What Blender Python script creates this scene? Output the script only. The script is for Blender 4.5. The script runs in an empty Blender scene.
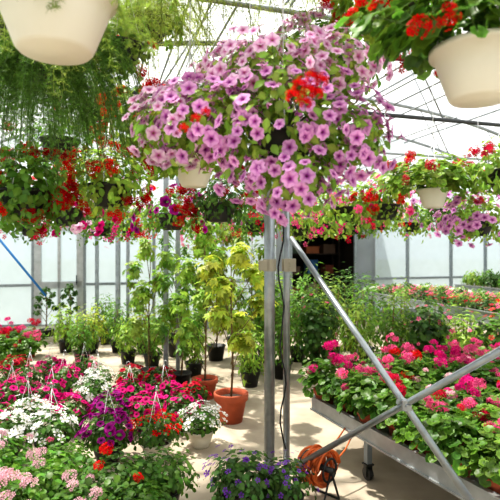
import bpy, math, random
import numpy as np
from mathutils import Vector, Matrix
random.seed(7); rng=np.random.default_rng(7)
scene=bpy.context.scene
scene.view_settings.view_transform='Standard'
for lk in ('Medium High Contrast','Standard - Medium High Contrast'):
    try: scene.view_settings.look=lk; break
    except Exception: pass
scene.view_settings.exposure=0.18
COL=scene.collection
def S(r,g,b):
    def f(c):
        c/=255.0
        return c/12.92 if c<=0.04045 else ((c+0.055)/1.055)**2.4
    return (f(r),f(g),f(b))
CH=1.6
def P(px,py,z): return Vector(((px-250)/500*z, z, CH-(py-250)/500*z))
ANG=math.radians(17)
U=Vector((math.cos(ANG),math.sin(ANG),0)); V=Vector((-math.sin(ANG),math.cos(ANG),0))
O=Vector((0,10.5,0))
def W(s,d,h): return O+U*s-V*d+Vector((0,0,h))

# ---------------- materials
def newmat(name):
    m=bpy.data.materials.new(name); m.use_nodes=True
    nt=m.node_tree; nt.nodes.clear()
    out=nt.nodes.new('ShaderNodeOutputMaterial')
    return m,nt,out
def pmat(name,col,rough=0.5,metal=0.0,noise=0.0,scale=8.0,bump=0.0,col2=None,spec=0.5):
    m,nt,out=newmat(name)
    b=nt.nodes.new('ShaderNodeBsdfPrincipled'); b.inputs['Roughness'].default_value=rough
    b.inputs['Metallic'].default_value=metal; b.inputs['Specular IOR Level'].default_value=spec
    n=nt.nodes.new('ShaderNodeTexNoise'); n.inputs['Scale'].default_value=scale; n.inputs['Detail'].default_value=5
    tc=nt.nodes.new('ShaderNodeTexCoord'); nt.links.new(tc.outputs['Object'],n.inputs['Vector'])
    r=nt.nodes.new('ShaderNodeValToRGB')
    c2=col2 if col2 else tuple(c*(1-noise) for c in col)
    r.color_ramp.elements[0].position=0.35; r.color_ramp.elements[1].position=0.65
    r.color_ramp.elements[0].color=(*c2,1); r.color_ramp.elements[1].color=(*col,1)
    nt.links.new(n.outputs['Fac'],r.inputs['Fac']); nt.links.new(r.outputs['Color'],b.inputs['Base Color'])
    if bump>0:
        bp=nt.nodes.new('ShaderNodeBump'); bp.inputs['Strength'].default_value=bump; bp.inputs['Distance'].default_value=0.01
        nt.links.new(n.outputs['Fac'],bp.inputs['Height']); nt.links.new(bp.outputs['Normal'],b.inputs['Normal'])
    nt.links.new(b.outputs[0],out.inputs['Surface'])
    return m
def plantmat(name,trans,rough,var,spec=0.4):
    m,nt,out=newmat(name)
    a=nt.nodes.new('ShaderNodeAttribute'); a.attribute_name='Col'
    oi=nt.nodes.new('ShaderNodeObjectInfo')
    mr=nt.nodes.new('ShaderNodeMapRange'); mr.inputs['To Min'].default_value=1-var; mr.inputs['To Max'].default_value=1+var
    nt.links.new(oi.outputs['Random'],mr.inputs['Value'])
    hs=nt.nodes.new('ShaderNodeHueSaturation'); hs.inputs['Saturation'].default_value=1.0
    nt.links.new(a.outputs['Color'],hs.inputs['Color']); nt.links.new(mr.outputs['Result'],hs.inputs['Value'])
    b=nt.nodes.new('ShaderNodeBsdfPrincipled'); b.inputs['Roughness'].default_value=rough; b.inputs['Specular IOR Level'].default_value=spec
    t=nt.nodes.new('ShaderNodeBsdfTranslucent'); mx=nt.nodes.new('ShaderNodeMixShader'); mx.inputs[0].default_value=trans
    nt.links.new(hs.outputs['Color'],b.inputs['Base Color']); nt.links.new(hs.outputs['Color'],t.inputs['Color'])
    nt.links.new(b.outputs[0],mx.inputs[1]); nt.links.new(t.outputs[0],mx.inputs[2]); nt.links.new(mx.outputs[0],out.inputs['Surface'])
    return m
def filmmat(name,col,fac,wave=0):
    m,nt,out=newmat(name)
    t=nt.nodes.new('ShaderNodeBsdfTransparent'); t.inputs['Color'].default_value=(*col,1)
    d=nt.nodes.new('ShaderNodeBsdfDiffuse'); d.inputs['Color'].default_value=(*col,1)
    tr=nt.nodes.new('ShaderNodeBsdfTranslucent'); tr.inputs['Color'].default_value=(*col,1)
    m1=nt.nodes.new('ShaderNodeMixShader'); m1.inputs[0].default_value=0.6
    nt.links.new(d.outputs[0],m1.inputs[1]); nt.links.new(tr.outputs[0],m1.inputs[2])
    m2=nt.nodes.new('ShaderNodeMixShader'); m2.inputs[0].default_value=fac
    nt.links.new(t.outputs[0],m2.inputs[1]); nt.links.new(m1.outputs[0],m2.inputs[2])
    n=nt.nodes.new('ShaderNodeTexNoise'); n.inputs['Scale'].default_value=1.3; n.inputs['Detail'].default_value=3
    tc=nt.nodes.new('ShaderNodeTexCoord'); nt.links.new(tc.outputs['Object'],n.inputs['Vector'])
    mr=nt.nodes.new('ShaderNodeMapRange'); mr.inputs['To Min'].default_value=fac-0.2; mr.inputs['To Max'].default_value=min(fac+0.2,1)
    nt.links.new(n.outputs['Fac'],mr.inputs['Value']); nt.links.new(mr.outputs[0],m2.inputs[0])
    nt.links.new(m2.outputs[0],out.inputs['Surface'])
    return m
M_leaf=plantmat('leaf',0.45,0.42,0.2)
M_petal=plantmat('petal',0.38,0.6,0.2,0.15)
M_metal=pmat('galvanised_steel',S(166,172,176),0.34,0.8,0.25,14)
M_alu=pmat('aluminium',S(188,191,192),0.4,0.65,0.2,10)
M_frame=pmat('frame_aluminium',S(145,152,156),0.5,0.5,0.15,10)
M_dark=pmat('dark_steel',S(70,72,74),0.5,0.5,0.2,10)
M_hoop=pmat('hoop_steel',S(156,160,163),0.45,0.45,0.2,10)
M_white=pmat('white_plastic',S(222,215,198),0.5,0,0.06,6)
M_wire=pmat('white_wire',S(225,225,225),0.4,0.2,0.05,6)
M_terra=pmat('terracotta',S(188,92,58),0.75,0,0.25,12,0.1)
M_black=pmat('black_plastic',S(38,38,36),0.5,0,0.3,9)
M_soil=pmat('potting_soil',S(60,44,32),0.95,0,0.5,60,0.6)
M_floor=pmat('concrete_floor',S(190,177,157),0.85,0,0,1.6,0.3,col2=S(148,135,116))
M_lawn=pmat('outside_lawn',S(120,130,100),0.95,0,0.3,0.8)
M_film=filmmat('roof_film',(0.96,0.97,0.975),0.32)
M_poly=filmmat('polycarbonate',(0.72,0.77,0.80),0.62)
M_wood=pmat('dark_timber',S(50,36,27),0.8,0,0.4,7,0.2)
M_board=pmat('pale_board',S(176,168,150),0.8,0,0.2,7)
M_orange=pmat('orange_rubber',S(216,104,40),0.6,0,0.3,9)
M_blue=pmat('blue_rope',S(30,120,190),0.5,0,0.1,9)
M_cable=pmat('black_rubber',S(25,25,27),0.6,0,0.1,9)
M_bark=pmat('brown_stem',S(120,98,62),0.85,0,0.35,30)

# ---------------- mesh builder
class MB:
    def __init__(s): s.v=[];s.f=[];s.c=[];s.n=0
    def add(s,v,f,c=(0.5,0.5,0.5)):
        v=np.asarray(v,float); k=len(v)
        s.v.append(v); c=np.asarray(c,float)
        s.c.append(np.tile(c,(k,1)) if c.ndim==1 else c)
        o=s.n; s.f.extend([tuple(i+o for i in q) for q in f]); s.n+=k
    def many(s,T,N,A,pos,scale,col):
        tv,tf,tc=T
        n=len(pos); k=len(tv)
        R=frames(N,A)
        sc=np.asarray(scale,float)
        sc=np.broadcast_to(sc,(n,)) 
        pts=np.einsum('nij,kj->nki',R,tv)*sc[:,None,None]+pos[:,None,:]
        col=np.asarray(col,float)
        if col.ndim==1: col=np.tile(col,(n,1))
        cc=col[:,None,:]*tc[None,:,:]
        s.v.append(pts.reshape(-1,3)); s.c.append(cc.reshape(-1,3))
        for i in range(n):
            o=s.n+i*k
            for q in tf: s.f.append(tuple(j+o for j in q))
        s.n+=n*k
    def mesh(s,name,mat,smooth=True,colors=True):
        me=bpy.data.meshes.new(name)
        v=np.concatenate(s.v)
        me.from_pydata(v.tolist(),[],s.f)
        if colors:
            at=me.color_attributes.new('Col','FLOAT_COLOR','POINT')
            c=np.concatenate(s.c); c=np.clip(c,0,1)
            at.data.foreach_set('color',np.concatenate([c,np.ones((len(c),1))],1).ravel().astype(np.float32))
        me.materials.append(mat)
        if smooth: me.polygons.foreach_set('use_smooth',[True]*len(me.polygons))
        me.update(); return me
def norm(a): 
    l=np.linalg.norm(a,axis=-1,keepdims=True); l[l<1e-9]=1; return a/l
def frames(N,A):
    z=norm(N); y=norm(A-(A*z).sum(-1,keepdims=True)*z); x=np.cross(y,z)
    return np.stack([x,y,z],axis=-1)
def tube(mb,pts,r,n=8,col=(.5,.5,.5),cap=True):
    pts=[Vector(p) for p in pts]; vs=[];fs=[]
    ref=Vector((0,0,1))
    rr=r if isinstance(r,(list,tuple)) else [r]*len(pts)
    for i,p in enumerate(pts):
        t=(pts[min(i+1,len(pts)-1)]-pts[max(i-1,0)]).normalized()
        if abs(t.dot(ref))>0.95: rf=Vector((1,0,0))
        else: rf=ref
        a=t.cross(rf).normalized(); b=t.cross(a)
        for k in range(n):
            th=2*math.pi*k/n; vs.append(p+(a*math.cos(th)+b*math.sin(th))*rr[i])
    for i in range(len(pts)-1):
        for k in range(n):
            k2=(k+1)%n; fs.append((i*n+k,i*n+k2,(i+1)*n+k2,(i+1)*n+k))
    if cap:
        fs.append(tuple(range(n))[::-1]); o=(len(pts)-1)*n; fs.append(tuple(range(o,o+n)))
    mb.add([tuple(v) for v in vs],fs,col)
def lathe(mb,prof,n=28,col=(.5,.5,.5)):
    vs=[];fs=[]
    for (r,z) in prof:
        for k in range(n):
            th=2*math.pi*k/n; vs.append((r*math.cos(th),r*math.sin(th),z))
    for i in range(len(prof)-1):
        for k in range(n):
            k2=(k+1)%n; fs.append((i*n+k,i*n+k2,(i+1)*n+k2,(i+1)*n+k))
    mb.add(vs,fs,col)
def box(mb,c,size,ax=None,col=(.5,.5,.5)):
    c=Vector(c); ax=ax or (Vector((1,0,0)),Vector((0,1,0)),Vector((0,0,1)))
    vs=[]
    for sx in(-.5,.5):
        for sy in(-.5,.5):
            for sz in(-.5,.5): vs.append(tuple(c+ax[0]*size[0]*sx+ax[1]*size[1]*sy+ax[2]*size[2]*sz))
    mb.add(vs,[(0,1,3,2),(4,6,7,5),(0,4,5,1),(2,3,7,6),(0,2,6,4),(1,5,7,3)],col)
HAX=(U,V,Vector((0,0,1)))

# ---------------- objects
def link(o,parent=None): 
    COL.objects.link(o)
    if parent is not None: o.parent=parent
    return o
def root(name,loc,label,cat,group=None,rotz=0,scale=1):
    e=bpy.data.objects.new(name,None); e.empty_display_size=0.1; e.location=loc; e.rotation_euler=(0,0,rotz); e.scale=(scale,)*3
    e['label']=label; e['category']=cat
    if group: e['group']=group
    return link(e)
def part(name,me,parent,loc=(0,0,0),mat4=None,label=None,stuff=False):
    o=bpy.data.objects.new(name,me)
    if mat4 is not None: o.matrix_local=mat4
    else: o.location=loc
    if label:o['label']=label
    if stuff:o['kind']='stuff'
    link(o,parent)
    return o
def top(name,me,label,cat,group=None,loc=(0,0,0)):
    o=bpy.data.objects.new(name,me); o.location=loc; o['label']=label; o['category']=cat
    if group:o['group']=group
    return link(o)
def struct(name,me):
    o=bpy.data.objects.new(name,me); o['kind']='structure'; return link(o)

# ---------------- templates (verts, faces, colour multipliers)
def T_ovate(w=0.3):
    v=np.array([(0,0,0),(-w*.8,.25,.05),(0,.28,0),(w*.8,.25,.05),(-w,.55,.06),(0,.58,.0),(w,.55,.06),(-w*.55,.82,.0),(0,.84,-.04),(w*.55,.82,.0),(0,1.05,-.14)])
    f=[(0,2,1),(0,3,2),(1,2,5,4),(2,3,6,5),(4,5,8,7),(5,6,9,8),(7,8,10),(8,9,10)]
    c=np.ones((11,3)); c[[0,2,5,8]]*=1.25
    return v,f,c
def T_round():
    v=[(0,.42,-.07)];c=[(1.2,1.2,1.0)]
    n=14
    for k in range(n):
        th=-math.pi/2+2*math.pi*(k+.5)/n
        v.append((.27*math.cos(th),.45+.27*math.sin(th),-.01)); c.append((.72,.75,.7))
    for k in range(n):
        th=-math.pi/2+2*math.pi*(k+.5)/n
        r=.52*(1+.07*(1 if k%2 else -1))
        if k in(0,n-1): r=.40
        v.append((r*math.cos(th),.45+r*math.sin(th),.06+.05*math.sin(3*th))); c.append((1.15,1.15,1.05))
    f=[]
    for k in range(n-1):
        f.append((0,1+k,2+k)); f.append((1+k,1+n+k,2+n+k,2+k))
    return np.array(v),f,np.array(c)
def T_palm():
    vs=[];fs=[];cs=[]
    v,f,c=T_ovate(.2)
    for a,l in((-75,.6),(-38,.85),(0,1),(38,.85),(75,.6)):
        A=math.radians(a); R=np.array([[math.cos(A),math.sin(A),0],[-math.sin(A),math.cos(A),0],[0,0,1]])
        o=len(vs)*len(v); vs.append((v*l)@R.T); cs.append(c); fs+= [tuple(i+o for i in q) for q in f]
    return np.concatenate(vs),fs,np.concatenate(cs)
def T_petunia(c_edge,c_mid,c_deep,c_eye):
    n=20; v=[(0,0,-.45)];c=[c_eye]
    for (r,z,cc) in((.09,-.25,c_eye),(.2,-.08,c_deep),(.6,.04,c_mid),(1.0,.02,c_edge)):
        for k in range(n):
            th=2*math.pi*k/n; lob=1+ (.1*math.cos(5*th) if r>.5 else 0)-( .04*math.cos(10*th) if r>.9 else 0)
            zz=z+(.06*math.cos(10*th)*r if r>.5 else 0)
            v.append((r*lob*math.cos(th),r*lob*math.sin(th),zz))
            m=(.84,.68,.84) if (k%4==0 and r>.5) else (1.0,1.0,1.0)
            c.append(tuple(x*y for x,y in zip(cc,m)))
    f=[(0,1+k,1+(k+1)%n) for k in range(n)]
    for i in range(3):
        for k in range(n):
            k2=(k+1)%n; f.append((1+i*n+k,1+(i+1)*n+k,1+(i+1)*n+k2,1+i*n+k2))
    o=len(v)
    for (r,z) in((.2,-.2),(.1,-.9)):
        for k in range(6):
            th=2*math.pi*k/6; v.append((r*math.cos(th),r*math.sin(th),z)); c.append(c_mid if z>-.5 else (.2,.35,.08))
    f+=[(o+k,o+(k+1)%6,o+6+(k+1)%6,o+6+k) for k in range(6)]
    return np.array(v,float),f,np.array(c,float)
def T_five(cp,ce,eye=(.8,.7,.2)):
    v=[];f=[];c=[]
    for i in range(5):
        a=2*math.pi*i/5; o=len(v)
        for (r,da,z,cc) in((.06,0,-.05,ce),(.45,-.42,.03,cp),(.5,0,0,cp),(.45,.42,.03,cp),(.9,-.40,.1,cp),(.95,0,.05,cp),(.9,.40,.1,cp)):
            v.append((r*math.cos(a+da),r*math.sin(a+da),z+.02*(i%2))); c.append(cc)
        f+=[(o,o+1,o+2),(o,o+2,o+3),(o+1,o+4,o+5,o+2),(o+2,o+5,o+6,o+3)]
    o=len(v)
    for k in range(5):
        th=2*math.pi*k/5; v.append((.1*math.cos(th),.1*math.sin(th),.05)); c.append(eye)
    f.append(tuple(range(o,o+5)))
    return np.array(v,float),f,np.array(c,float)
def fib(n,zmin=-1.0):
    i=np.arange(n)+.5; z=1-(1-zmin)*i/n; th=i*2.39996; r=np.sqrt(np.clip(1-z*z,0,1))
    return np.stack([r*np.cos(th),r*np.sin(th),z],1)
def rvec(n): return norm(rng.normal(size=(n,3)))
def T_head(col,dark,nf=26,stalk=2.2,loose=0):
    mb=MB(); d=fib(nf,-.35); d=norm(d+rvec(nf)*(.2+loose))
    t5=T_five((1,1,1),(.55,.45,.45),(.75,.7,.55))
    cols=np.array(col)[None,:]*rng.uniform(.6,1.15,(nf,1))
    mb.many(t5,norm(d+rvec(nf)*.35),rvec(nf),d*np.array([1,1,.75])*rng.uniform(.6-loose*.3,1.12+loose*.4,(nf,1)),.38,cols)
    if stalk>0: tube(mb,[(0,0,.3),(0,.05,-stalk*.5),(0,0,-stalk)],.05,5,(.16,.28,.06))
    return mb
def lin(c,k=1): return tuple(min(1,x*k) for x in c)
FC={
 'lilac':(S(243,186,232),S(238,170,224),S(160,52,152),S(120,60,90)),
 'palepink':(S(250,220,239),S(246,202,230),S(196,90,160),S(150,110,80)),
 'purple':(S(180,28,150),S(160,16,130),S(80,5,70),S(60,30,60)),
 'magenta':(S(236,30,140),S(220,20,124),S(130,4,70),S(90,30,40)),
 'pink':(S(246,96,154),S(238,72,134),S(200,30,90),S(200,150,60)),
 'lightpink':(S(250,196,210),S(246,176,195),S(222,90,130),S(200,170,80)),
 'white':(S(252,250,248),S(248,246,244),S(236,230,215),S(220,200,90)),
 'red':(S(222,10,16),S(200,4,12),S(110,2,6),S(90,20,10)),
 'crimson':(S(206,12,60),S(186,6,44),S(90,2,20),S(70,10,10)),
 'darkred':(S(172,6,18),S(146,4,14),S(60,0,4),S(50,8,8)),
 'coral':(S(240,84,80),S(230,64,62),S(190,30,20),S(200,120,40)),
 'violet':(S(120,60,170),S(104,44,150),S(50,14,90),S(60,30,60)),
 'yellow':(S(250,206,50),S(246,190,30),S(200,120,10),S(180,90,10)),
}
_fm={}
def flower(kind,color):
    k=(kind,color)
    if k in _fm: return _fm[k]
    a,b,c,e=FC[color]
    if kind=='petunia':
        mb=MB(); t=T_petunia(a,b,c,e); mb.add(t[0],t[1],t[2])
    elif kind=='five':
        mb=MB(); t=T_five(a,c,e); mb.add(t[0],t[1],t[2])
    elif kind=='head': mb=T_head(a,c)
    elif kind=='loose': mb=T_head(a,c,24,2.0,.5)
    elif kind=='headlow': mb=T_head(a,c,14,1.0)
    me=mb.mesh('%s_%s'%(color,kind),M_petal); _fm[k]=me
    return me
def fl_template(kind,color):
    a,b,c,e=FC[color]
    if kind=='petunia': return T_petunia(a,b,c,e)
    return T_five(a,c,e)
LT={'ovate':T_ovate(),'lance':T_ovate(.17),'round':T_round(),'palm':T_palm(),'small':T_ovate(.4)}
def foliage(leaf,n,radii,size,col,zmin=-1,center=(0,0,0),inner=.45,up=.5,yellow=.25,stems=12,base=(0,0,0),mb=None):
    """leaves spread through an ellipsoid mound plus its stems"""
    mb=mb or MB(); radii=np.array(radii,float); ce=np.array(center,float)
    z=rng.uniform(zmin,1,n); th=rng.uniform(0,2*math.pi,n); r=np.sqrt(np.clip(1-z*z,0,1))
    d=np.stack([r*np.cos(th),r*np.sin(th),z],1)
    ph=rng.uniform(0,6.28,6)
    lump=1+.16*np.sin(3*th+ph[0])*np.cos(4*z+ph[1])+.10*np.sin(7*th+ph[2]+5*z)
    rad=(inner+(1-inner)*rng.uniform(0,1,n)**.6)*lump
    pos=ce+d*radii*rad[:,None]
    N=norm(d+np.array([0,0,up])+rvec(n)*.55)
    A=norm(d*1.0+np.array([0,0,-.35])+rvec(n)*.7)
    sc=size*rng.uniform(.6,1.25,n)
    c=np.array(col)[None,:]*rng.uniform(.5,1.35,(n,1)); c[:,0]*=1+rng.uniform(0,yellow*2,n)
    mb.many(LT[leaf],N,A,pos-A*(sc*.5)[:,None],sc,c)
    b=Vector(base)
    for i in range(stems):
        j=rng.integers(n); e=Vector(pos[j]); m=b.lerp(e,.5)+Vector((0,0,.08*abs(radii[2])))
        tube(mb,[b+Vector((rng.uniform(-.02,.02),rng.uniform(-.02,.02),0)),m,e],[.004,.003,.0015],5,(.12,.2,.05),False)
    return mb
def fern(nst,L,col,spread=1.0,droop=1.0,up=.3,need=(.009,.018)):
    mb=MB(); needle=(np.array([(-.07,0,0),(.07,0,0),(0,1,0)]),[(0,1,2)],np.ones((3,3)))
    Ps=[];As=[];Ns=[];Cs=[]
    for s in range(nst):
        a=rng.uniform(0,2*math.pi); l=L*rng.uniform(.45,1.1)
        d=np.array([math.cos(a)*spread,math.sin(a)*spread,up+rng.uniform(-.3,.6)]); d/=np.linalg.norm(d)
        pts=[]; dr=droop*rng.uniform(.6,1.3)
        for t in np.linspace(0,1,12): pts.append(d*l*t*(1-.35*t)+np.array([0,0,-dr*l*.8*t*t]))
        pts=np.array(pts); tube(mb,[tuple(p) for p in pts],[.0016]*12,4,lin(col,.8),False)
        side=np.cross(d,[0,0,1]); side/=np.linalg.norm(side)+1e-6
        sc=rng.uniform(.6,1.3)
        for t in np.linspace(.1,1,26):
            i=min(int(t*11),10); f=t*11-i; p=pts[i]*(1-f)+pts[i+1]*f; tg=pts[i+1]-pts[i]; tg/=np.linalg.norm(tg)
            for sg in(-1,1):
                bd=norm((side*sg+tg*.5+rng.normal(size=3)*.5)[None])[0]; bl=l*.11*(1-.5*t)*rng.uniform(.7,1.3)
                k=14
                q=p+bd*bl*np.linspace(.08,1,k)[:,None]
                Ps.append(q); As.append(norm(bd+rng.normal(size=(k,3))*.9)); Ns.append(rng.normal(size=(k,3))); Cs.append(np.tile(np.array(col)*sc*rng.uniform(.8,1.2),(k,1)))
    Ps=np.concatenate(Ps);n=len(Ps)
    mb.many(needle,np.concatenate(Ns),np.concatenate(As),Ps,rng.uniform(need[0],need[1],n),np.concatenate(Cs))
    return mb
def place_flowers(parent,kind,color,n,radii,center,size,zmin=-.2,maxparts=100,up=.5,out=1.02,pname='flower'):
    radii=np.array(radii,float); ce=np.array(center,float)
    me=flower(kind,color)
    z=rng.uniform(zmin,1,n); th=rng.uniform(0,2*math.pi,n); r=np.sqrt(np.clip(1-z*z,0,1))
    d=np.stack([r*np.cos(th),r*np.sin(th),z],1)
    order=np.argsort(d[:,1]); d=d[order]
    pos=ce+d*radii*(out*rng.uniform(.82,1.18,n))[:,None]
    N=norm(d+np.array([0,-.15,up])+rvec(n)*.45)
    R=frames(N,rvec(n))
    m=min(n,maxparts)
    for i in range(m):
        M=Matrix([[*R[i][0],pos[i][0]],[*R[i][1],pos[i][1]],[*R[i][2],pos[i][2]],[0,0,0,1]])@Matrix.Scale(size*random.uniform(.75,1.15),4)
        part(pname,me,parent,mat4=M)
    if n>m:
        mb=MB(); t=fl_template(kind,color); mb.many(t,N[m:],rvec(n-m),pos[m:],rng.uniform(.75,1.15,n-m)*size,(1,1,1))
        part('blossom_mass',mb.mesh('blossom_mass',M_petal),parent,stuff=True)

# ---------------- pots
_pm={}
def pot_mesh(kind,R,H,mat):
    k=(kind,R,H,mat.name)
    if k in _pm:return _pm[k]
    mb=MB()
    if kind=='clay': prof=[(0,0),(R*.66,0),(R*.9,H*.76),(R,H*.76),(R*1.02,H*.98),(R,H),(R*.9,H),(R*.86,H*.8),(R*.84,H*.7),(0,H*.7)]
    elif kind=='bowl': prof=[(0,0),(R*.58,0),(R*.64,H*.06),(R*.84,H*.55),(R*.95,H*.88),(R*1.04,H*.89),(R*1.05,H),(R*.97,H),(R*.88,H*.8),(0,H*.8)]
    else: prof=[(0,0),(R*.72,0),(R*.95,H*.93),(R*1.03,H*.93),(R*1.03,H),(R*.94,H),(R*.88,H*.82),(0,H*.82)]
    lathe(mb,prof,32); me=mb.mesh(kind+'_pot',mat,colors=False); _pm[k]=me
    return me
_sm={}
def soil_mesh(R):
    k=round(R,3)
    if k in _sm:return _sm[k]
    mb=MB(); lathe(mb,[(R,0),(R*.6,R*.06),(0,R*.1)],20); _sm[k]=mb.mesh('soil',M_soil,colors=False); return _sm[k]
def hanger_mesh(R,h0,top,long):
    mb=MB()
    kn=min(h0+.38,top)
    for i in range(3):
        a=2*math.pi*i/3+.5; tube(mb,[(R*math.cos(a),R*math.sin(a),h0),(0,0,kn)],.0022,5)
    if long: tube(mb,[(0,0,kn),(0,0,top)],.0025,5)
    z0=kn if not long else top
    pts=[(0,0,z0)]
    for t in np.linspace(0,1.35*math.pi,9): pts.append((.018-.018*math.cos(t),0,z0+.02+.022*math.sin(t)))
    tube(mb,pts,.0028,5)
    return mb.mesh('wire_hanger',M_wire,colors=False)

# =============== SHELL
def flat(name,pts,mat,off=None):
    me=bpy.data.meshes.new(name); me.from_pydata([tuple(p) for p in pts],[],[tuple(range(len(pts)))]); me.materials.append(mat); return me
mb=MB(); box(mb,W(.5,6,-.05),(13.2,14.4,.1),HAX); struct('floor',mb.mesh('floor',M_floor,False,False))
mb=MB(); box(mb,(0,10,-.16),(160,160,.1)); o=struct('ground',mb.mesh('ground',M_lawn,False,False))
EH=2.3; AH=2.1; SC=.5; HW=6.5
def arc(t): return SC+HW*math.cos(t), EH+AH*math.sin(t)
vs=[];fs=[]
NA=36
for j,d in enumerate((-.05,13.2)):
    for i in range(NA+1):
        s,h=arc(math.pi*i/NA); vs.append(tuple(W(s*1.0,d,h+.05)))
for i in range(NA): fs.append((i,i+1,NA+2+i,NA+1+i))
me=bpy.data.meshes.new('ceiling'); me.from_pydata(vs,[],fs); me.materials.append(M_film); me.polygons.foreach_set('use_smooth',[True]*NA); struct('ceiling',me)
for nm,s in(('wall_left',-6.03),('wall_right',7.03)):
    mb=MB(); box(mb,W(s,6.6,EH/2),(.03,13.2,EH),HAX); struct(nm,mb.mesh(nm,M_poly,False,False))
mb=MB(); box(mb,W(.5,13.2,EH/2),(13,.03,EH),HAX); struct('wall_front',mb.mesh('wall_front',M_poly,False,False))
bays=[-6,-5.1,-4.2,-3.3,-2.0,-.6,.9,2.45,3.8,5,6,7]
for a,b in zip(bays[:-1],bays[1:]):
    if abs(a+4.2)<.01 or abs(a-.9)<.01: continue
    mb=MB(); box(mb,W((a+b)/2,0,EH/2),(b-a,.02,EH),HAX); struct('wall_back',mb.mesh('wall_back',M_poly,False,False))
gp=[W(arc(math.pi*i/NA)[0],0,arc(math.pi*i/NA)[1]) for i in range(NA+1)]
struct('wall_back',flat('gable',gp,M_poly))
k=1
for b in bays:
    mb=MB(); box(mb,W(b,.04,EH/2),(.06,.05,EH),HAX); struct('trim_%d'%k,mb.mesh('trim',M_frame,False,False)); k+=1
for (a,b,h,w) in((-6,-4.2,.95,.05),(-3.3,.9,.95,.05),(2.45,7,.95,.05),(-6,7,EH,.08),(-6,-4.2,.12,.24),(-3.3,.9,.12,.24),(2.45,7,.12,.24)):
    mb=MB(); box(mb,W((a+b)/2,.045,h),(b-a,.045,w),HAX); struct('trim_%d'%k,mb.mesh('trim',M_frame,False,False)); k+=1
# door
mb=MB()
for s in(-4.12,-3.38,-3.75): box(mb,W(s,.06,1.06),(.12 if s!=-3.75 else .05,.05,2.04),HAX)
for h in(.1,.95,2.04): box(mb,W(-3.75,.06,h),(.84,.05,.12 if h!=.1 else .24),HAX)
dr=struct('door_1',mb.mesh('door_frame',M_alu,False,False))
mb=MB(); box(mb,W(-3.75,.05,1.06),(.78,.012,1.98),HAX); pn=bpy.data.objects.new('door_panel',mb.mesh('door_panel',M_poly,False,False)); link(pn,dr); pn['kind']='structure'
mb=MB(); tube(mb,[W(-3.44,.1,.95),W(-3.44,.14,.97),W(-3.44,.14,1.1),W(-3.44,.1,1.12)],.01,8); hn=bpy.data.objects.new('door_handle',mb.mesh('door_handle',M_dark,True,False)); link(hn,dr); hn['kind']='structure'
mb=MB(); box(mb,W(-3.75,.5,.05),(1.1,.8,.1),HAX); box(mb,W(-3.75,.36,.15),(1.1,.5,.1),HAX); struct('trim_%d'%k,mb.mesh('step',M_board,False,False)); k+=1
# dark store room behind the opening
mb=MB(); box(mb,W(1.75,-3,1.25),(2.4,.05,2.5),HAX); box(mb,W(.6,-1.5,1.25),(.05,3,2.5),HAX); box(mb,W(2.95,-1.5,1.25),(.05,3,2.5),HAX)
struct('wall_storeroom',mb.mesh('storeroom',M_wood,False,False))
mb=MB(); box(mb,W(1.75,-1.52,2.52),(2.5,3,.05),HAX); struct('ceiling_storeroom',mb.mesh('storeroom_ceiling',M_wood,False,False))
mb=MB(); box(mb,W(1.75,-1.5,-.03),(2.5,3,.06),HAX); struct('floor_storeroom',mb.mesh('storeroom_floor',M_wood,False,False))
sh=root('storage_shelf',W(1.75,-1.4,0),'brown timber storage shelving in the dark storeroom','shelf',rotz=ANG)
for h in(.5,1.0,1.5,1.95):
    mb=MB(); box(mb,(0,0,h),(1.9,.4,.03)); part('shelf_board',mb.mesh('shelf_boards',M_wood,False,False),sh)
for sx in(-.94,.94):
    for sy in(-.18,.18):
        mb=MB(); box(mb,(sx,sy,1),(.05,.04,2)); part('upright',mb.mesh('uprights',M_wood,False,False),sh)
bc=[(S(40,90,140)),(S(120,56,36)),(S(140,130,110)),(S(60,80,60)),(S(160,90,46)),(S(96,72,54))]
bi=0
for h in(.5,1.0,1.5):
    for sx in(-.65,-.2,.25,.7):
        w,hh=random.uniform(.2,.34),random.uniform(.14,.36)
        mb=MB(); box(mb,(0,0,hh/2),(w,.28,hh)); box(mb,(0,0,hh+.01),(w+.02,.3,.025))
        c=bc[bi%6]; m=pmat('crate_plastic',c,.6,0,.15); bi+=1
        o=top('storage_box',mb.mesh('storage_box',m,False,False),'small lidded storage box on the timber shelving','box','boxes on the storeroom shelf',W(1.75,-1.4,h+.016)+U*sx); o.rotation_euler=(0,0,ANG)
# trusses
tr_d=[.15,1.9,3.7,5.5,7.3,9.1]
for d in tr_d:
    r=root('roof_truss',W(SC,d,EH),'curved galvanised steel roof hoop with bottom chord','roof truss','greenhouse roof trusses')
    org=W(SC,d,EH)
    mb=MB(); tube(mb,[W(arc(math.pi*i/40)[0],d,arc(math.pi*i/40)[1])-org for i in range(41)],.034,8)
    part('hoop',mb.mesh('hoop',M_dark if d in(3.7,) else M_hoop,True,False),r)
    mb=MB(); t0=math.asin((3.0-EH)/AH); sa=HW*math.cos(t0)
    tube(mb,[W(SC-sa,d,3.0)-org,W(SC+sa,d,3.0)-org],.022 if d==5.5 else .016,8)
    part('bottom_chord',mb.mesh('chord',M_dark if d==5.5 else M_hoop,True,False),r)
    nw=8
    for i in range(1,nw):
        s=SC-sa+2*sa*i/nw; s2=SC-sa+2*sa*(i+.5 if i<nw/2 else i-.5)/nw
        h=EH+AH*math.sqrt(max(0,1-((s2-SC)/HW)**2))
        mb=MB(); tube(mb,[W(s,d,3.0)-org,W(s2,d,h)-org],.009,6)
        part('web_brace',mb.mesh('web',M_hoop,True,False),r)
for i in(4,8,12,16,20,24,28,32):
    s,h=arc(math.pi*i/36)
    mb=MB(); tube(mb,[W(s,0,h-.03),W(s,13,h-.03)],.018,8)
    top('roof_purlin',mb.mesh('purlin',M_hoop,True,False),'thin steel purlin tube under the roof film','purlin','roof purlins')

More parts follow.
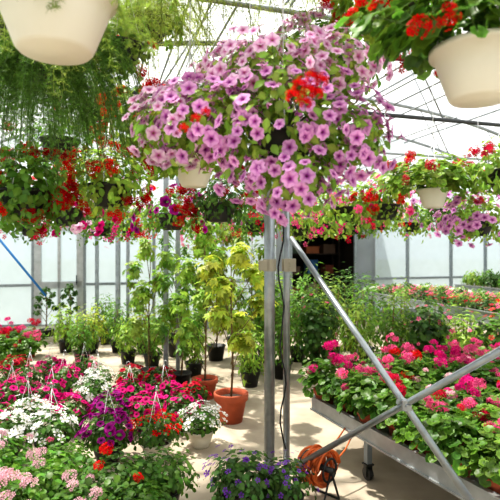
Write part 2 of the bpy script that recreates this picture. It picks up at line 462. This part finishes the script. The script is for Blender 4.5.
# =============== posts and braces
def post(x,y,w,h,label,mat=M_metal,rnd=False,grp=None,coll=True):
    r=root('support_post',(x,y,0),label,'post',grp)
    mb=MB()
    if rnd: tube(mb,[(0,0,0),(0,0,h)],w/2,20)
    else: box(mb,(0,0,h/2),(w,w,h))
    me=mb.mesh('tube',mat,rnd,False); o=part('tube',me,r)
    if not rnd:
        bv=o.modifiers.new('b','BEVEL'); bv.width=w*.15; bv.segments=2
    mb=MB(); box(mb,(0,0,.006),(w*2.2,w*2.2,.012)); part('base_plate',mb.mesh('plate',mat,False,False),r)
    return r
zt=3.3
pA=P(269.5,250,zt); pr=post(pA.x,pA.y,.07,3.0,'thick round galvanised steel post beside the hose reel',rnd=True)
mb=MB()
tube(mb,[(0,0,1.46),(0,0,1.54)],.044,16)
box(mb,(-.045,-.04,1.5),(.055,.05,.065)); 
for zz in(1.48,1.52): tube(mb,[(-.055,-.05,zz),(-.055,-.08,zz)],.011,8)
part('clamp',mb.mesh('clamp',M_board,False,False),pr)
pB=P(286.5,250,3.35); pr2=post(pB.x,pB.y,.045,3.0,'slim round galvanised steel post next to the thick one',rnd=True)
mb=MB(); tube(mb,[(0,0,1.46),(0,0,1.54)],.032,14); box(mb,(.02,-.045,1.5),(.075,.05,.085)); tube(mb,[(.02,-.06,1.52),(.02,-.09,1.52)],.011,8); tube(mb,[(.02,-.06,1.48),(.02,-.09,1.48)],.011,8)
part('clamp',mb.mesh('clamp2',M_board,False,False),pr2)
for (px,z,w,h) in((166,6.2,.06,2.9),(178,6.25,.05,2.9),(118,8.0,.07,2.9),(128,8.1,.05,2.9),(97,8.8,.06,2.9)):
    q=P(px,250,z); post(q.x,q.y,w,h,'galvanised steel support post among the potted shrubs',grp='support posts by the shrubs')
def pipe(name,a,b,r,label,cat,mat=M_metal,grp=None):
    org=Vector(a); mb=MB(); tube(mb,[Vector((0,0,0)),Vector(b)-org],r,14)
    return top(name,mb.mesh(name,mat,True,False),label,cat,grp,org)
a1=P(291,238,3.3); a2=P(478,512,2.2)
pipe('diagonal_brace',a1,a2,.018,'long galvanised tube bracing the post, sloping down past the table','brace')
dd=a2-a1; tt=(.306*a1.y-a1.x)/(dd.x-.306*dd.y); cj=a1+dd*tt
b1=P(296,466,3.22); b2=b1+(cj+Vector((0,-.037,0))-b1)*2.05
pipe('diagonal_brace',b1,b2,.017,'galvanised tube crossing the other brace above the geranium table','brace')
r=root('pipe_clamp',cj-Vector((0,.0,.03)),'small steel clamp joining the two crossed braces','clamp')
mb=MB(); box(mb,(0,-.06,.03),(.045,.015,.05)); tube(mb,[(0,-.075,.03),(0,.03,.03)],.009,8); tube(mb,[(-.025,-.01,.045),(.025,-.01,.015)],.024,10); part('clamp_body',mb.mesh('clamp_body',M_metal,False,False),r)
pts=[P(281+3*math.sin(i*1.1)+(2 if i>8 else 0),215+i*13,3.26-.0*i) for i in range(19)]
mb=MB(); tube(mb,[p-pts[0] for p in pts],.006,6); top('power_cable',mb.mesh('cable',M_cable,True,False),'thin black cable running down between the two posts','cable',loc=pts[0])
cc=P(318,466,3.2)
mb=MB(); pts=[]
for i in range(13*20+1):
    t=i/20*2*math.pi; w_=i//20; R=.112+.02*math.sin(w_*1.9)+.008*math.sin(t*2.3)
    pts.append((R*math.cos(t)+.008*math.sin(w_*2.7),(-.07+.011*(i/20))+.01*math.sin(t*1.7),R*math.sin(t)*.88+.008*math.cos(w_*1.3)))
tube(mb,pts,.009,7)
rc=root('extension_cord_reel',cc,'coiled orange extension cord on a black reel at the post foot','cable reel',rotz=.8)
part('cord',mb.mesh('cord',M_orange,True,False),rc)
mb=MB()
for y in(-.09,.09):
    tube(mb,[(.07*math.cos(t),y,.07*math.sin(t)) for t in np.linspace(0,2*math.pi,25)],.008,6)
tube(mb,[(0,-.12,0),(0,.12,0)],.02,8)
for sx in(-1,1):
    tube(mb,[(.0,-.1,0),(sx*.09,-.1,-cc.z+.01),(sx*.09,.1,-cc.z+.01),(0,.1,0)],.008,6)
part('reel_frame',mb.mesh('reel',M_black,True,False),rc)
pts=[P(330,452,3.5),P(337,440,3.5),P(345,428,3.55),P(352,436,3.5),P(345,450,3.4),P(334,463,3.3),P(328,475,3.25)]
mb=MB(); sp=[]
for i in range(len(pts)-1):
    for t in(0,.5): sp.append(pts[i].lerp(pts[i+1],t)-pts[0])
tube(mb,sp,.006,6); top('orange_hose',mb.mesh('hose',M_orange,True,False),'loose loop of orange hose beside the cord reel','hose',loc=pts[0])
pipe('blue_rope',P(-10,228,5),P(46,296,5.2),.012,'taut blue rope slanting down past the flower baskets','rope',M_blue)

# =============== tables
def bench(name,p0,dirv,length,width,h,label,rim=.1,nleg=3,caster=False,cat='bench',inset=.35):
    d=Vector((dirv[0],dirv[1],0)).normalized(); n=Vector((-d.y,d.x,0))
    if n.x<0:n=-n
    rot=math.atan2(d.y,d.x); sg=1 if Vector((-d.y,d.x,0)).dot(n)>0 else -1
    r=root(name,Vector((p0[0],p0[1],0)),label,cat,rotz=rot)
    t=.015
    mb=MB()
    for (c,s) in(((length/2,0,h),(length,t,rim)),((length/2,sg*width,h),(length,t,rim)),((0,sg*width/2,h),(t,width,rim)),((length,sg*width/2,h),(t,width,rim))): box(mb,c,s)
    for y in(0,sg*width): box(mb,(length/2,y,h+rim/2),(length+.02,.035,.012)); box(mb,(length/2,y,h-rim/2),(length+.02,.035,.012))
    part('rim',mb.mesh('rim',M_alu,False,False),r)
    mb=MB(); box(mb,(length/2,sg*width/2,h-.03),(length-.03,width-.03,.015)); part('tray_bottom',mb.mesh('tray',M_alu,False,False),r)
    for i in range(nleg):
        for j in(0,1):
            x=inset+(length-2*inset)*i/(nleg-1); y=sg*(.1+(width-.2)*j); hb=.1 if caster else 0
            mb=MB(); box(mb,(0,0,(h-.05+hb)/2),(.04,.04,h-.05-hb)); lg=part('leg',mb.mesh('leg',M_frame,False,False),r,(x,y,0))
            if caster:
                mb=MB(); tube(mb,[(0,-.016,.045),(0,.016,.045)],.045,18); box(mb,(0,.024,.07),(.03,.006,.09)); box(mb,(0,-.024,.07),(.03,.006,.09)); box(mb,(0,0,.11),(.06,.06,.01))
                part('caster',mb.mesh('caster',M_black,False,False),lg)
    def at(a,b,z=0): return Vector((p0[0],p0[1],0))+d*a+n*b+Vector((0,0,z))
    return at
TH=.38
gt=bench('geranium_table',(.50,4.0),(.383,-.924),3.1,2.6,TH,'low aluminium rolling bench full of flowering geraniums',.1,3,True,'table',.6)
GF=[foliage('round',230,(.21,.21,.18),.056,c,zmin=-.4,center=(0,0,.07),inner=.3,up=1.0,stems=10).mesh('geranium_leaves',M_leaf) for c in (S(86,138,48),S(98,150,52),S(76,126,44),S(110,160,60),S(86,138,48))]
gcols=['pink','magenta','pink','coral','magenta','magenta','pink','lightpink','red','crimson','pink']
nm={'pink':'rose-pink','red':'bright red','coral':'coral','crimson':'crimson','magenta':'magenta','lightpink':'pale pink'}
def geranium(loc,color,heads=5,scale=1.0,label=None,fol=None,grp=None,potR=.085,potH=.14,mat=M_terra,kind='clay'):
    r=root('potted_geranium',loc,label or '%s flowering geranium in a terracotta pot'%color,'potted plant',grp,random.uniform(0,6.28),scale)
    part('pot',pot_mesh(kind,potR,potH,mat),r)
    part('soil',soil_mesh(potR*.87),r,(0,0,potH*.78))
    part('foliage',fol or random.choice(GF),r,(0,0,potH))
    for i in range(heads):
        me=flower(random.choice(['head','head','loose']),color)
        a=random.uniform(0,6.28); q=random.uniform(.02,.23)
        M=Matrix.Translation((q*math.cos(a),q*math.sin(a),potH+random.uniform(.23,.38)-q*.5))@Matrix.Rotation(random.uniform(0,.6),4,Vector((-math.sin(a),math.cos(a),0)))@Matrix.Rotation(random.uniform(0,6),4,'Z')@Matrix.Scale(random.choice([.024,.032,.038,.043,.048]),4)
        part('flower_head',me,r,mat4=M)
    return r
a=.10
while a<3.0:
    b=.10
    while b<2.5:
        p=gt(a+random.uniform(-.04,.04),b+random.uniform(-.04,.04),TH-.022)
        px=250+500*p.x/p.y
        if px<545 and p.y>1.9:
            c=random.choice(gcols)
            geranium(p,c,random.choice([3,4,5,6,7]),random.uniform(.8,1.1),'%s geranium in a terracotta pot on the aluminium bench'%nm[c],grp='geraniums on the aluminium bench')
        b+=.27
    a+=.27
# =============== bedding plants on the floor
BF=[foliage('small',320,(.2,.2,.16),.042,S(70,116,42),zmin=-.35,center=(0,0,.05),inner=.45,up=.6,stems=8).mesh('bedding_leaves',M_leaf) for _ in range(4)]
HM=hanger_mesh(.115,.14,.56,False)
cn={'white':'white','magenta':'magenta','purple':'deep purple','red':'scarlet','crimson':'crimson','pink':'pink','lightpink':'pale pink','lilac':'lilac'}
def bedding(px,py,color,sc=1.0,hang=False,pot='black',kind='five',n=34):
    z=800/(py-250); q=P(px,py,z)
    r=root('bedding_plant',(q.x,q.y,0),'%s-flowered bedding plant in a %s pot%s'%(cn[color],pot,' with wire hanger' if hang else ''),'potted plant','bedding plants on the concrete floor',random.uniform(0,6.28),sc)
    m=M_white if pot=='white' else M_black
    part('pot',pot_mesh('bowl',.115,.14,m),r); part('soil',soil_mesh(.1),r,(0,0,.115))
    part('foliage',random.choice(BF),r,(0,0,.15))
    sz=.039 if color=='white' else (.031 if kind=='five' else .035)
    place_flowers(r,kind,color,n,(.19,.19,.165),(0,0,.20),sz,zmin=-.05,up=.5)
    if hang: part('hanger',HM,r)
L=[(6,464,'white',1,0),(52,460,'white',1.05,1),(108,462,'purple',1.05,1),(156,460,'red',1,1),(201,446,'white',.95,0),
(-12,442,'magenta',.95,0),(28,438,'white',.95,1),(72,434,'magenta',.9,0),(112,434,'purple',.95,0),(146,432,'magenta',.9,0),(180,430,'magenta',.95,0),
(12,416,'magenta',.95,1),(52,416,'magenta',.9,1),(94,413,'white',1,1),(130,413,'magenta',.9,1),(164,411,'magenta',.9,1),(192,413,'crimson',.85,0),
(-5,399,'magenta',.9,0),(30,397,'pink',.95,1),(64,396,'magenta',.9,1),(98,396,'white',.9,1),(130,394,'crimson',.85,0),(160,394,'crimson',.85,0),
(14,383,'crimson',.9,0),(50,382,'magenta',.85,1),(84,381,'pink',.85,1)]
for (px,py,c,s,h) in L:
    k='petunia' if c in('magenta','purple','crimson') else 'five'
    bedding(px,py,c,s*1.0,bool(h),'white' if (px==201 or (px==156)) else 'black',k,(46 if c=='purple' else 36 if k=='petunia' else 44) if py>405 else 32)
for (px,py,c) in((4,368,'crimson'),(24,367,'pink'),(10,358,'magenta'),(30,357,'crimson'),(-8,362,'red')):
    z=800/(py-250); q=P(px,py,z)
    geranium((q.x,q.y,0),c,7,1.15,'%s geranium in a terracotta pot near the door'%nm.get(c,c),grp='geraniums near the door')
LF=[foliage('small',620,(.30,.30,.2),.046,c,zmin=-.35,center=(0,0,.08),inner=.4,up=.7,stems=14).mesh('leafy_mound',M_leaf) for c in (S(84,136,44),S(98,150,50),S(76,124,44))]
for (px,z,c,n,h) in((-8,3.0,'lightpink',6,.88),(44,2.72,'lightpink',6,.9),(112,2.75,'red',3,.92),(160,2.95,'magenta',0,.8),(62,3.2,'pink',1,.72),(10,2.5,'lightpink',7,.87),(80,2.42,'lightpink',4,.84),(135,2.46,'red',2,.82)):
    q=P(px,250,z)
    r=root('leafy_bedding_plant',(q.x,q.y,0),'leafy green bedding plant with few %s blooms, black tub'%cn[c],'potted plant','leafy plants by the aisle',random.uniform(0,6),h)
    part('pot',pot_mesh('plain',.16,.24,M_black),r); part('soil',soil_mesh(.14),r,(0,0,.2)); part('foliage',random.choice(LF),r,(0,0,.25))
    me=flower('headlow',c)
    for i in range(n):
        a=random.uniform(0,6.28); qd=random.uniform(.02,.27)
        part('flower_head',me,r,mat4=Matrix.Translation((qd*math.cos(a),qd*math.sin(a),.25+.31-qd*.35))@Matrix.Scale(random.uniform(.036,.052),4))
PF=foliage('small',520,(.2,.2,.16),.038,S(70,114,48),zmin=-.4,center=(0,0,.06),inner=.4,up=.6,stems=12).mesh('purple_tub_leaves',M_leaf)
for (px,z,c,sc) in((243,2.85,'violet',1.05),(284,2.92,'violet',.88)):
    q=P(px,250,z); r=root('trailing_flower_tub',(q.x,q.y,0),'small violet-flowered trailing plant in a dark tub','potted plant','violet tubs by the posts',0,sc)
    part('pot',pot_mesh('plain',.13,.2,M_black),r); part('soil',soil_mesh(.115),r,(0,0,.165)); part('foliage',PF,r,(0,0,.22))
    place_flowers(r,'five',c,40,(.2,.2,.17),(0,0,.28),.018,zmin=-.1,up=.6)
# =============== shrubs
def shrub(px,py,rad,hh,leaf,size,n,col,label,potR=.13,potH=.2,mat=M_black,kind='plain',stemh=0,name='potted_shrub',grp=None,z=None,yellow=.25,inner=.3,fl=None,nstem=18):
    z=z or 800/(py-250); q=P(px,py,z)
    r=root(name,(q.x,q.y,0),label,'potted shrub',grp,random.uniform(0,6))
    part('pot',pot_mesh(kind,potR,potH,mat),r); part('soil',soil_mesh(potR*.87),r,(0,0,potH*.8))
    cz=potH+stemh+hh/2
    mb=MB(); sb=MB()
    if stemh>0.1:
        k=9; trunk=[(0,0,potH*.75),(.01,.015,potH+stemh*.6),(-.015,.01,potH+stemh+hh*.45),(.02,-.01,potH+stemh+hh*.9)]
        tube(sb,trunk,[.011,.010,.007,.003],7)
        for i in range(k):
            f=(i+.3)/k; a=i*2.4+random.uniform(-.4,.4); off=rad*random.uniform(.55,1.0)*(1-.45*f)
            tip=(off*math.cos(a),off*math.sin(a),potH+stemh+hh*(.12+.85*f))
            foliage(leaf,n//k,(rad*.44,rad*.44,hh*.13),size,col,zmin=-1,center=tip,inner=.1,up=.8,yellow=yellow,stems=0,mb=mb)
            zb=max(potH+.05,tip[2]-hh*.25-off*.4)
            tube(sb,[(0,0,zb),(tip[0]*.55,tip[1]*.55,(zb+tip[2])/2+.02),tip],[.005,.004,.002],5)
    else: foliage(leaf,n,(rad,rad,hh/2+potH*.3),size,col,zmin=-.98,center=(0,0,cz-potH*.3),inner=inner,up=.6,yellow=yellow,stems=12,base=(0,0,potH*.8),mb=mb)
    part('foliage',mb.mesh('shrub_leaves',M_leaf),r)
    if stemh<=0.1:
        for i in range(3):
            a=i*2.1; e=(rad*.3*math.cos(a),rad*.3*math.sin(a),cz+hh*.25)
            tube(sb,[(.01*math.cos(a),.01*math.sin(a),potH*.75),(e[0]*.2,e[1]*.2,potH+stemh*.7),e],[.012,.01,.005],7)
    part('stem',sb.mesh('stems',M_bark,True,False),r)
    if fl: place_flowers(r,'five',fl[0],fl[1],(rad,rad,hh/2),(0,0,cz),fl[2],zmin=-.3)
YG=S(154,184,72); G=S(94,144,54); DG=S(64,106,44); LG=S(130,174,72)
shrub(231,421,.34,1.0,'palm',.085,520,YG,'young maple with pale yellow-green leaves in a terracotta pot',.16,.27,M_terra,'clay',.38,'potted_maple')
shrub(205,398,.34,1.4,'palm',.08,540,LG,'tall leafy young maple in a terracotta pot',.14,.22,M_terra,'clay',.3,'potted_maple')
shrub(181,390,.28,1.1,'lance',.09,440,G,'upright green shrub in a black pot',.12,.2,stemh=.15,name='potted_shrub')
shrub(150,386,.32,1.35,'palm',.08,480,LG,'tall light-green maple in a black pot beside the posts',.13,.2,stemh=.2,name='potted_maple')
shrub(252,374,.36,1.5,'lance',.1,720,LG,'tall light-green shrub in a black pot',.14,.22,stemh=0.15)
shrub(216,360,.38,1.6,'palm',.09,660,YG,'tall yellow-green maple in a black pot',.14,.22,stemh=.15,name='potted_maple')
shrub(176,356,.36,1.5,'lance',.09,620,G,'tall green shrub in a black pot',.14,.22,stemh=.15)
for i,(px,py,rad,hh,c) in enumerate(((66,352,.28,.6,LG),(92,353,.28,.6,YG),(118,352,.28,.65,G),(144,353,.28,.65,YG),(170,345,.3,.8,LG),(198,347,.3,.95,G),(128,363,.24,.5,LG),(152,367,.24,.6,G),(106,344,.3,.7,G),(82,363,.24,.5,G),(194,376,.24,.7,LG),(234,348,.34,1.1,G),(250,386,.24,.6,LG))):
    shrub(px,py,rad,hh,'lance',.075,460,c,'bushy %s shrub in a black nursery pot'%('yellow-green' if c is YG else 'green'),.12,.18,grp='shrubs in front of the back wall')
for (px,py,rad,hh,c,lf) in((282,378,.30,.85,G,'lance'),(318,377,.30,.9,DG,'small'),(354,378,.30,.9,LG,'lance'),(390,377,.30,.9,G,'lance'),(426,379,.30,.8,DG,'small'),(462,381,.29,.74,LG,'lance'),(498,383,.29,.68,G,'small'),
    (298,361,.32,1.1,G,'lance'),(332,361,.32,1.1,LG,'lance'),(366,361,.32,1.1,G,'lance'),(400,361,.32,1.0,LG,'lance'),(434,363,.3,.85,G,'lance'),(266,362,.31,1.15,G,'palm'),
    (312,350,.34,1.2,G,'lance'),(350,350,.34,1.2,DG,'lance'),(280,350,.32,1.1,LG,'lance')):
    shrub(px,py,rad,hh,lf,.08,560,c,'bushy green shrub in a black nursery pot behind the geraniums',.13,.2,grp='shrubs behind the geranium bench',fl=('pink',12,.03) if px in(318,426,462) else (('coral',16,.04) if px in(498,) else None))
for (px,py,h) in((46,338,.5),(70,338,.55)):
    shrub(px,py,.2,h,'small',.06,240,DG,'small dark-green shrub in a black pot by the door',.13,.22,z=8.7,stemh=.25,name='potted_shrub')
# =============== back benches
b1f=bench('seedling_bench',(2.18,10.0),(.25,-.95),5.2,1.6,.72,'long aluminium bench with trays of small bedding flowers',.14,4)
b2f=bench('seedling_bench',(4.35,10.6),(.25,-.95),5.5,1.6,.80,'long aluminium bench with trays of green seedlings',.14,4)
TF={}
def tray(loc,color,rot,tall=1.0,grp='plant trays on the aluminium benches'):
    r=root('plant_tray',loc,'shallow grey tray of young plants%s'%((' with %s flowers'%color) if color else ''),'plant tray',grp,rot)
    if 'box' not in TF:
        mb=MB()
        for c,s in(((0,0,.006),(.5,.34,.01)),((.25,0,.04),(.01,.34,.08)),((-.25,0,.04),(.01,.34,.08)),((0,.17,.04),(.5,.01,.08)),((0,-.17,.04),(.5,.01,.08))): box(mb,c,s)
        TF['box']=mb.mesh('tray',M_board,False,False)
    part('tray',TF['box'],r)
    for v in range(3):
        if ('f',v) not in TF: TF[('f',v)]=foliage('small',300,(.25,.18,.12),.045,[G,LG,DG][v],zmin=-.1,center=(0,0,.05),inner=.5,up=.9,stems=4).mesh('tray_leaves',M_leaf)
    f=part('foliage',TF[('f',random.randrange(3))],r,(0,0,.04)); f.scale=(1,1,tall)
    if color:
        if color not in TF:
            mb=MB(); n=26; p=np.stack([rng.uniform(-.24,.24,n),rng.uniform(-.17,.17,n),rng.uniform(.12,.2,n)],1)
            mb.many(fl_template('five',color),norm(np.array([0,-.3,1])+rvec(n)*.4),rvec(n),p,.03,(1,1,1)); TF[color]=mb.mesh('tray_blossoms',M_petal)
        part('blossoms',TF[color],r,stuff=True)
rb=math.atan2(-.95,.25)
for i in range(10):
    for j in range(4):
        tray(b1f(.28+i*.51,.2+j*.38,.7),random.choice(['red','crimson','pink','pink','pink','pink','white'] if j<2 else [None,'pink','white','pink']),rb,1.2)
        tray(b2f(.28+i*.51,.2+j*.38,.78),random.choice([None,None,None,'pink','yellow']),rb,2.2)
# =============== hanging baskets
pipes={}
def basket(px,py,z,R,H,mat,leaf=None,nl=300,radii=(.2,.2,.15),dz=.2,size=.05,col=G,zmin=-.8,flowers=(),label='',pname='hanging_basket',fernspec=None,inner=.45,topz=3.05,up=.4,lobes=None):
    q=P(px,py,z)
    r=root(pname,q,label,'hanging basket',None,0)
    part('pot',pot_mesh('bowl',R,H,mat),r); part('soil',soil_mesh(R*.88),r,(0,0,H*.82))
    if leaf:
        mb=MB(); foliage(leaf,nl,radii,size,col,zmin=zmin,center=(0,0,dz),inner=inner,up=up,stems=16,base=(0,0,H*.85),mb=mb)
        for (c,rd,n) in (lobes or ()): foliage(leaf,n,rd,size,col,zmin=-1,center=c,inner=inner,up=up,stems=3,base=(0,0,H*.85),mb=mb)
        part('foliage',mb.mesh('basket_leaves',M_leaf),r)
    if fernspec: part('fern_fronds',fernspec,r,(0,0,H))
    for fl in flowers:
        (k,c,n,s,zm)=fl[:5]; rr=fl[5] if len(fl)>5 else radii; ce=fl[6] if len(fl)>6 else (0,0,dz); mp=fl[7] if len(fl)>7 else 100
        place_flowers(r,k,c,n,rr,ce,s,zmin=zm,up=.25 if k=='petunia' else .4,pname='flower_head' if k in('head','loose') else 'flower',maxparts=mp)
    part('hanger',hanger_mesh(R,H*.97,topz-q.z,True),r)
    rel=Vector((q.x,q.y,0))-O; pipes.setdefault(round(rel.dot(U)/.16),[]).append((rel.dot(U),-rel.dot(V)))
    return r
R0=(.28,.26,.24)
r=basket(283,167,1.8,.12,.12,M_black,'ovate',900,R0,.12,.042,LG,-.95,
   [('petunia','lilac',220,.024,-.95,R0,(0,0,.12),45),
    ('petunia','lilac',85,.024,-.9,(.17,.16,.16),(.22,-.02,.10),12),
    ('petunia','lilac',100,.024,-.9,(.20,.16,.16),(-.27,-.04,.15),14),
    ('petunia','palepink',70,.024,-.9,(.15,.14,.13),(-.40,-.02,.13),10),
    ('petunia','lilac',60,.024,-.95,(.16,.13,.12),(.04,-.12,-.07),12),
    ('petunia','palepink',100,.024,-.7,(.22,.17,.15),(-.04,0,.34),60),
    ('petunia','palepink',65,.024,-.7,(.16,.14,.15),(.17,0,.34),40)],'huge basket overflowing with lilac-pink petunias',inner=.5,
    lobes=[((.22,-.02,.10),(.17,.15,.15),260),((-.27,-.04,.15),(.20,.15,.15),280),((-.40,-.02,.13),(.14,.12,.12),150),((.04,-.1,-.06),(.15,.12,.12),150),((-.04,0,.34),(.21,.16,.14),240),((.17,0,.34),(.16,.13,.15),150)])
for (px,py) in((300,84),(317,92),(306,102),(322,80),(294,95),(312,76),(310,90),(196,118),(184,128),(206,112)):
    c=P(px,py,1.4)-P(283,167,1.8)
    part('flower_head',flower('loose','red'),r,mat4=Matrix.Translation(c)@Matrix.Rotation(.9,4,'X')@Matrix.Scale(random.uniform(.018,.023) if px>250 else .014,4),label='scarlet geranium flower head among the petunias')
basket(190,165,2.25,.12,.13,M_white,'ovate',500,(.22,.2,.2),.16,.045,LG,-.8,[('petunia','palepink',90,.027,-.7),('petunia','lilac',40,.027,-.7)],'basket of pale pink petunias',
   lobes=[((.14,0,.28),(.14,.13,.12),160),((-.12,0,.05),(.12,.12,.12),140)])
basket(326,90,2.5,.13,.14,M_black,'ovate',500,(.3,.25,.22),.16,.045,G,-.8,[('petunia','palepink',120,.03,-.7)],'basket of very pale pink petunias')
basket(250,120,2.7,.13,.14,M_black,'ovate',500,(.3,.25,.22),.16,.045,LG,-.8,[('petunia','palepink',100,.03,-.7),('petunia','lilac',40,.03,-.7)],'basket of pale petunias with light green leaves')
FA=fern(60,.5,S(150,176,76),1,.7,.6).mesh('pale_fern',M_leaf)
FB=fern(95,.52,S(100,138,54),1,1.25,.3).mesh('dark_fern',M_leaf)
FCn=fern(72,.74,S(176,192,90),1,.75,.35,(.008,.016)).mesh('yellow_fern',M_leaf)
basket(55,53,1.4,.165,.17,M_white,fernspec=FA,label='cream plastic hanging pot with feathery asparagus fern')
basket(76,68,2.2,.11,.11,M_black,fernspec=FB,label='hanging pot with long drooping dark asparagus fern')
basket(20,85,2.6,.11,.11,M_black,fernspec=FB,label='hanging pot with drooping asparagus fern')
basket(40,80,2.0,.10,.10,M_black,fernspec=FB,label='small hanging pot hidden in drooping asparagus fern')
basket(5,45,2.1,.11,.11,M_black,fernspec=FCn,label='hanging pot with thick pale drooping asparagus fern')
basket(165,-34,2.1,.12,.12,M_black,fernspec=FCn,label='hanging pot of pale yellowish feathery fern',topz=3.4)
basket(222,-34,1.95,.12,.12,M_black,fernspec=FCn,label='hanging pot of yellow-green feathery fern',topz=3.4)
basket(125,-14,2.2,.12,.12,M_black,fernspec=FCn,label='hanging pot of pale airy feathery fern',topz=3.4)
basket(150,40,2.9,.12,.12,M_black,fernspec=FCn,leaf='small',nl=260,radii=(.24,.2,.18),dz=.12,col=LG,label='hanging pot of pale feathery fern and small leaves',zmin=-1)
basket(276,-32,2.2,.12,.12,M_black,fernspec=FCn,label='hanging pot of wispy pale fern',topz=3.4)
basket(335,-30,2.3,.12,.12,M_black,fernspec=FCn,label='hanging pot of yellowish wispy fern',topz=3.4)
basket(480,101,1.45,.135,.15,M_white,'round',480,(.37,.25,.17),.22,.055,G,-.6,[('loose','red',18,.03,-.5),('head','darkred',4,.03,-.3)],'cream hanging pot with scalloped geranium leaves and red blooms',inner=.3,up=1.0)
basket(395,4,1.9,.13,.14,M_black,'round',480,(.27,.22,.2),.05,.052,LG,-1,[('loose','red',9,.032,-.5)],'hanging pot of bright green scalloped geranium leaves',inner=.3,up=1.0)
basket(433,208,4.0,.12,.15,M_white,'round',620,(.45,.3,.19),.24,.06,LG,-.7,[('head','red',10,.045,.1),('loose','crimson',3,.045,-.4)],'white hanging pot of trailing geranium with red blooms',inner=.3,up=1)
basket(478,236,4.2,.13,.14,M_black,'ovate',520,(.34,.25,.22),.14,.05,LG,-.9,[('petunia','lilac',100,.036,-.9),('loose','crimson',3,.045,.3)],'hanging basket of mauve petunias and crimson blooms')
basket(385,220,4.6,.13,.14,M_black,'ovate',500,(.26,.2,.28),.2,.055,LG,-.8,[('loose','red',7,.05,-.6),('petunia','pink',10,.036,-.6)],'hanging basket with dark red and pink blooms')
basket(445,222,5.6,.13,.14,M_black,'ovate',500,(.45,.25,.28),.16,.055,G,-.9,[('petunia','lilac',40,.04,-.8),('five','pink',20,.036,-.7)],'hanging basket of mauve and pink blooms')
basket(505,190,3.6,.13,.14,M_black,'ovate',500,(.28,.25,.25),.14,.055,LG,-.9,[('loose','crimson',7,.045,-.6),('head','pink',3,.04,-.5)],'hanging basket of crimson blooms')
basket(24,216,2.5,.12,.13,M_black,'small',700,(.22,.2,.22),.14,.045,G,-1,[('loose','darkred',18,.036,-.9),('loose','red',16,.042,-.7)],'hanging basket of deep red blooms and dark foliage',fernspec=None)
basket(110,208,2.8,.12,.13,M_black,'ovate',650,(.25,.2,.22),.15,.048,LG,-1,[('loose','red',16,.042,-.8),('loose','darkred',12,.038,-.8)],'hanging basket of red blooms and light green leaves')
basket(146,150,3.2,.12,.13,M_black,'ovate',650,(.28,.25,.28),.14,.052,LG,-1,[('head','red',12,.05,.3),('loose','darkred',5,.04,-.5)],'hanging basket with bright red geranium heads on top')
basket(194,187,3.0,.12,.12,M_white,'ovate',450,(.26,.22,.2),.18,.05,LG,-.6,[('loose','darkred',10,.04,-.7)],'white hanging pot of trailing leaves and dark red blooms')
basket(60,160,3.4,.13,.14,M_black,'lance',700,(.32,.25,.32),.08,.055,G,-1,[('loose','darkred',6,.04,-.9)],'hanging basket of dense green foliage with dark red blooms')
basket(100,120,3.9,.13,.14,M_black,'small',500,(.36,.25,.30),.1,.05,G,-1,[('loose','red',6,.045,-.6)],'hanging basket of dense green foliage with few red blooms')
basket(220,222,3.5,.12,.13,M_black,'ovate',480,(.26,.22,.2),.15,.045,DG,-.9,[('loose','darkred',24,.045,-.9)],'hanging basket of dark red trailing blooms')
basket(172,230,4.4,.13,.14,M_black,'ovate',480,(.34,.25,.24),.15,.05,G,-.9,[('petunia','purple',30,.042,-.8),('loose','red',8,.045,-.8)],'hanging basket of purple and red blooms')
basket(68,226,4.0,.13,.14,M_black,'ovate',480,(.34,.25,.26),.16,.05,G,-.9,[('petunia','magenta',22,.04,-.8),('petunia','palepink',30,.04,-.8),('loose','red',4,.045,-.7)],'hanging basket of pink and magenta petunias')
basket(122,66,2.4,.1,.1,M_black,'small',340,(.15,.15,.14),.1,.04,LG,-1,[('loose','red',8,.032,-.6)],'small hanging basket with scarlet blooms and light leaves')
for i,(px,py,z,c,n) in enumerate(((255,232,6.2,'crimson',60),(300,236,6.6,'pink',60),(325,230,5.6,'magenta',60),(352,234,6.4,'crimson',50),(378,230,7,'red',26),(412,232,7.4,'pink',26),(30,236,6.5,'crimson',60),(130,236,6.6,'red',60),(205,238,6.8,'pink',60),(465,234,7.8,'crimson',26),(238,236,7.6,'purple',60),(345,222,4.8,'pink',50),(100,236,5.6,'magenta',50))):
    basket(px,py,z,.13,.14,M_black,'ovate',460,(.38,.3,.3),.18,.06,[G,LG,LG][i%3],-.95,[('five',c,n,.042,-.85)],'distant hanging basket of %s blooms'%c)
for kx,lst in pipes.items():
    s=sum(a for a,b in lst)/len(lst); d0=min(b for a,b in lst); d1=max(b for a,b in lst)
    dd0=max([t for t in tr_d if t<=d0] or [.15]); dd1=min([t for t in tr_d if t>=d1] or [10.5])
    mb=MB(); tube(mb,[Vector((0,0,0)),W(s,dd1,3.04)-W(s,dd0,3.04)],.008,8)
    top('hanging_rail',mb.mesh('rail',M_hoop,True,False),'thin steel rail from which flower baskets hang','rail','basket rails',W(s,dd0,3.04))

# =============== light
w=bpy.data.worlds.new('sky'); scene.world=w; w.use_nodes=True
bg=w.node_tree.nodes['Background']; bg.inputs[0].default_value=(.96,.98,1,1); bg.inputs[1].default_value=1.12
sd=bpy.data.lights.new('sun','SUN'); sd.energy=8.8; sd.angle=.025; sd.color=(1,.95,.87)
so=bpy.data.objects.new('sun',sd); COL.objects.link(so); so.rotation_euler=Vector((-.35,.25,1)).to_track_quat('Z','Y').to_euler()
cd=bpy.data.cameras.new('camera'); cd.lens=36; cd.sensor_width=36; cd.clip_end=300
cd.dof.use_dof=True; cd.dof.focus_distance=3.0; cd.dof.aperture_fstop=3.5
co=bpy.data.objects.new('camera',cd); COL.objects.link(co); co.location=(0,0,CH); co.rotation_euler=(math.pi/2,0,0)
scene.camera=co
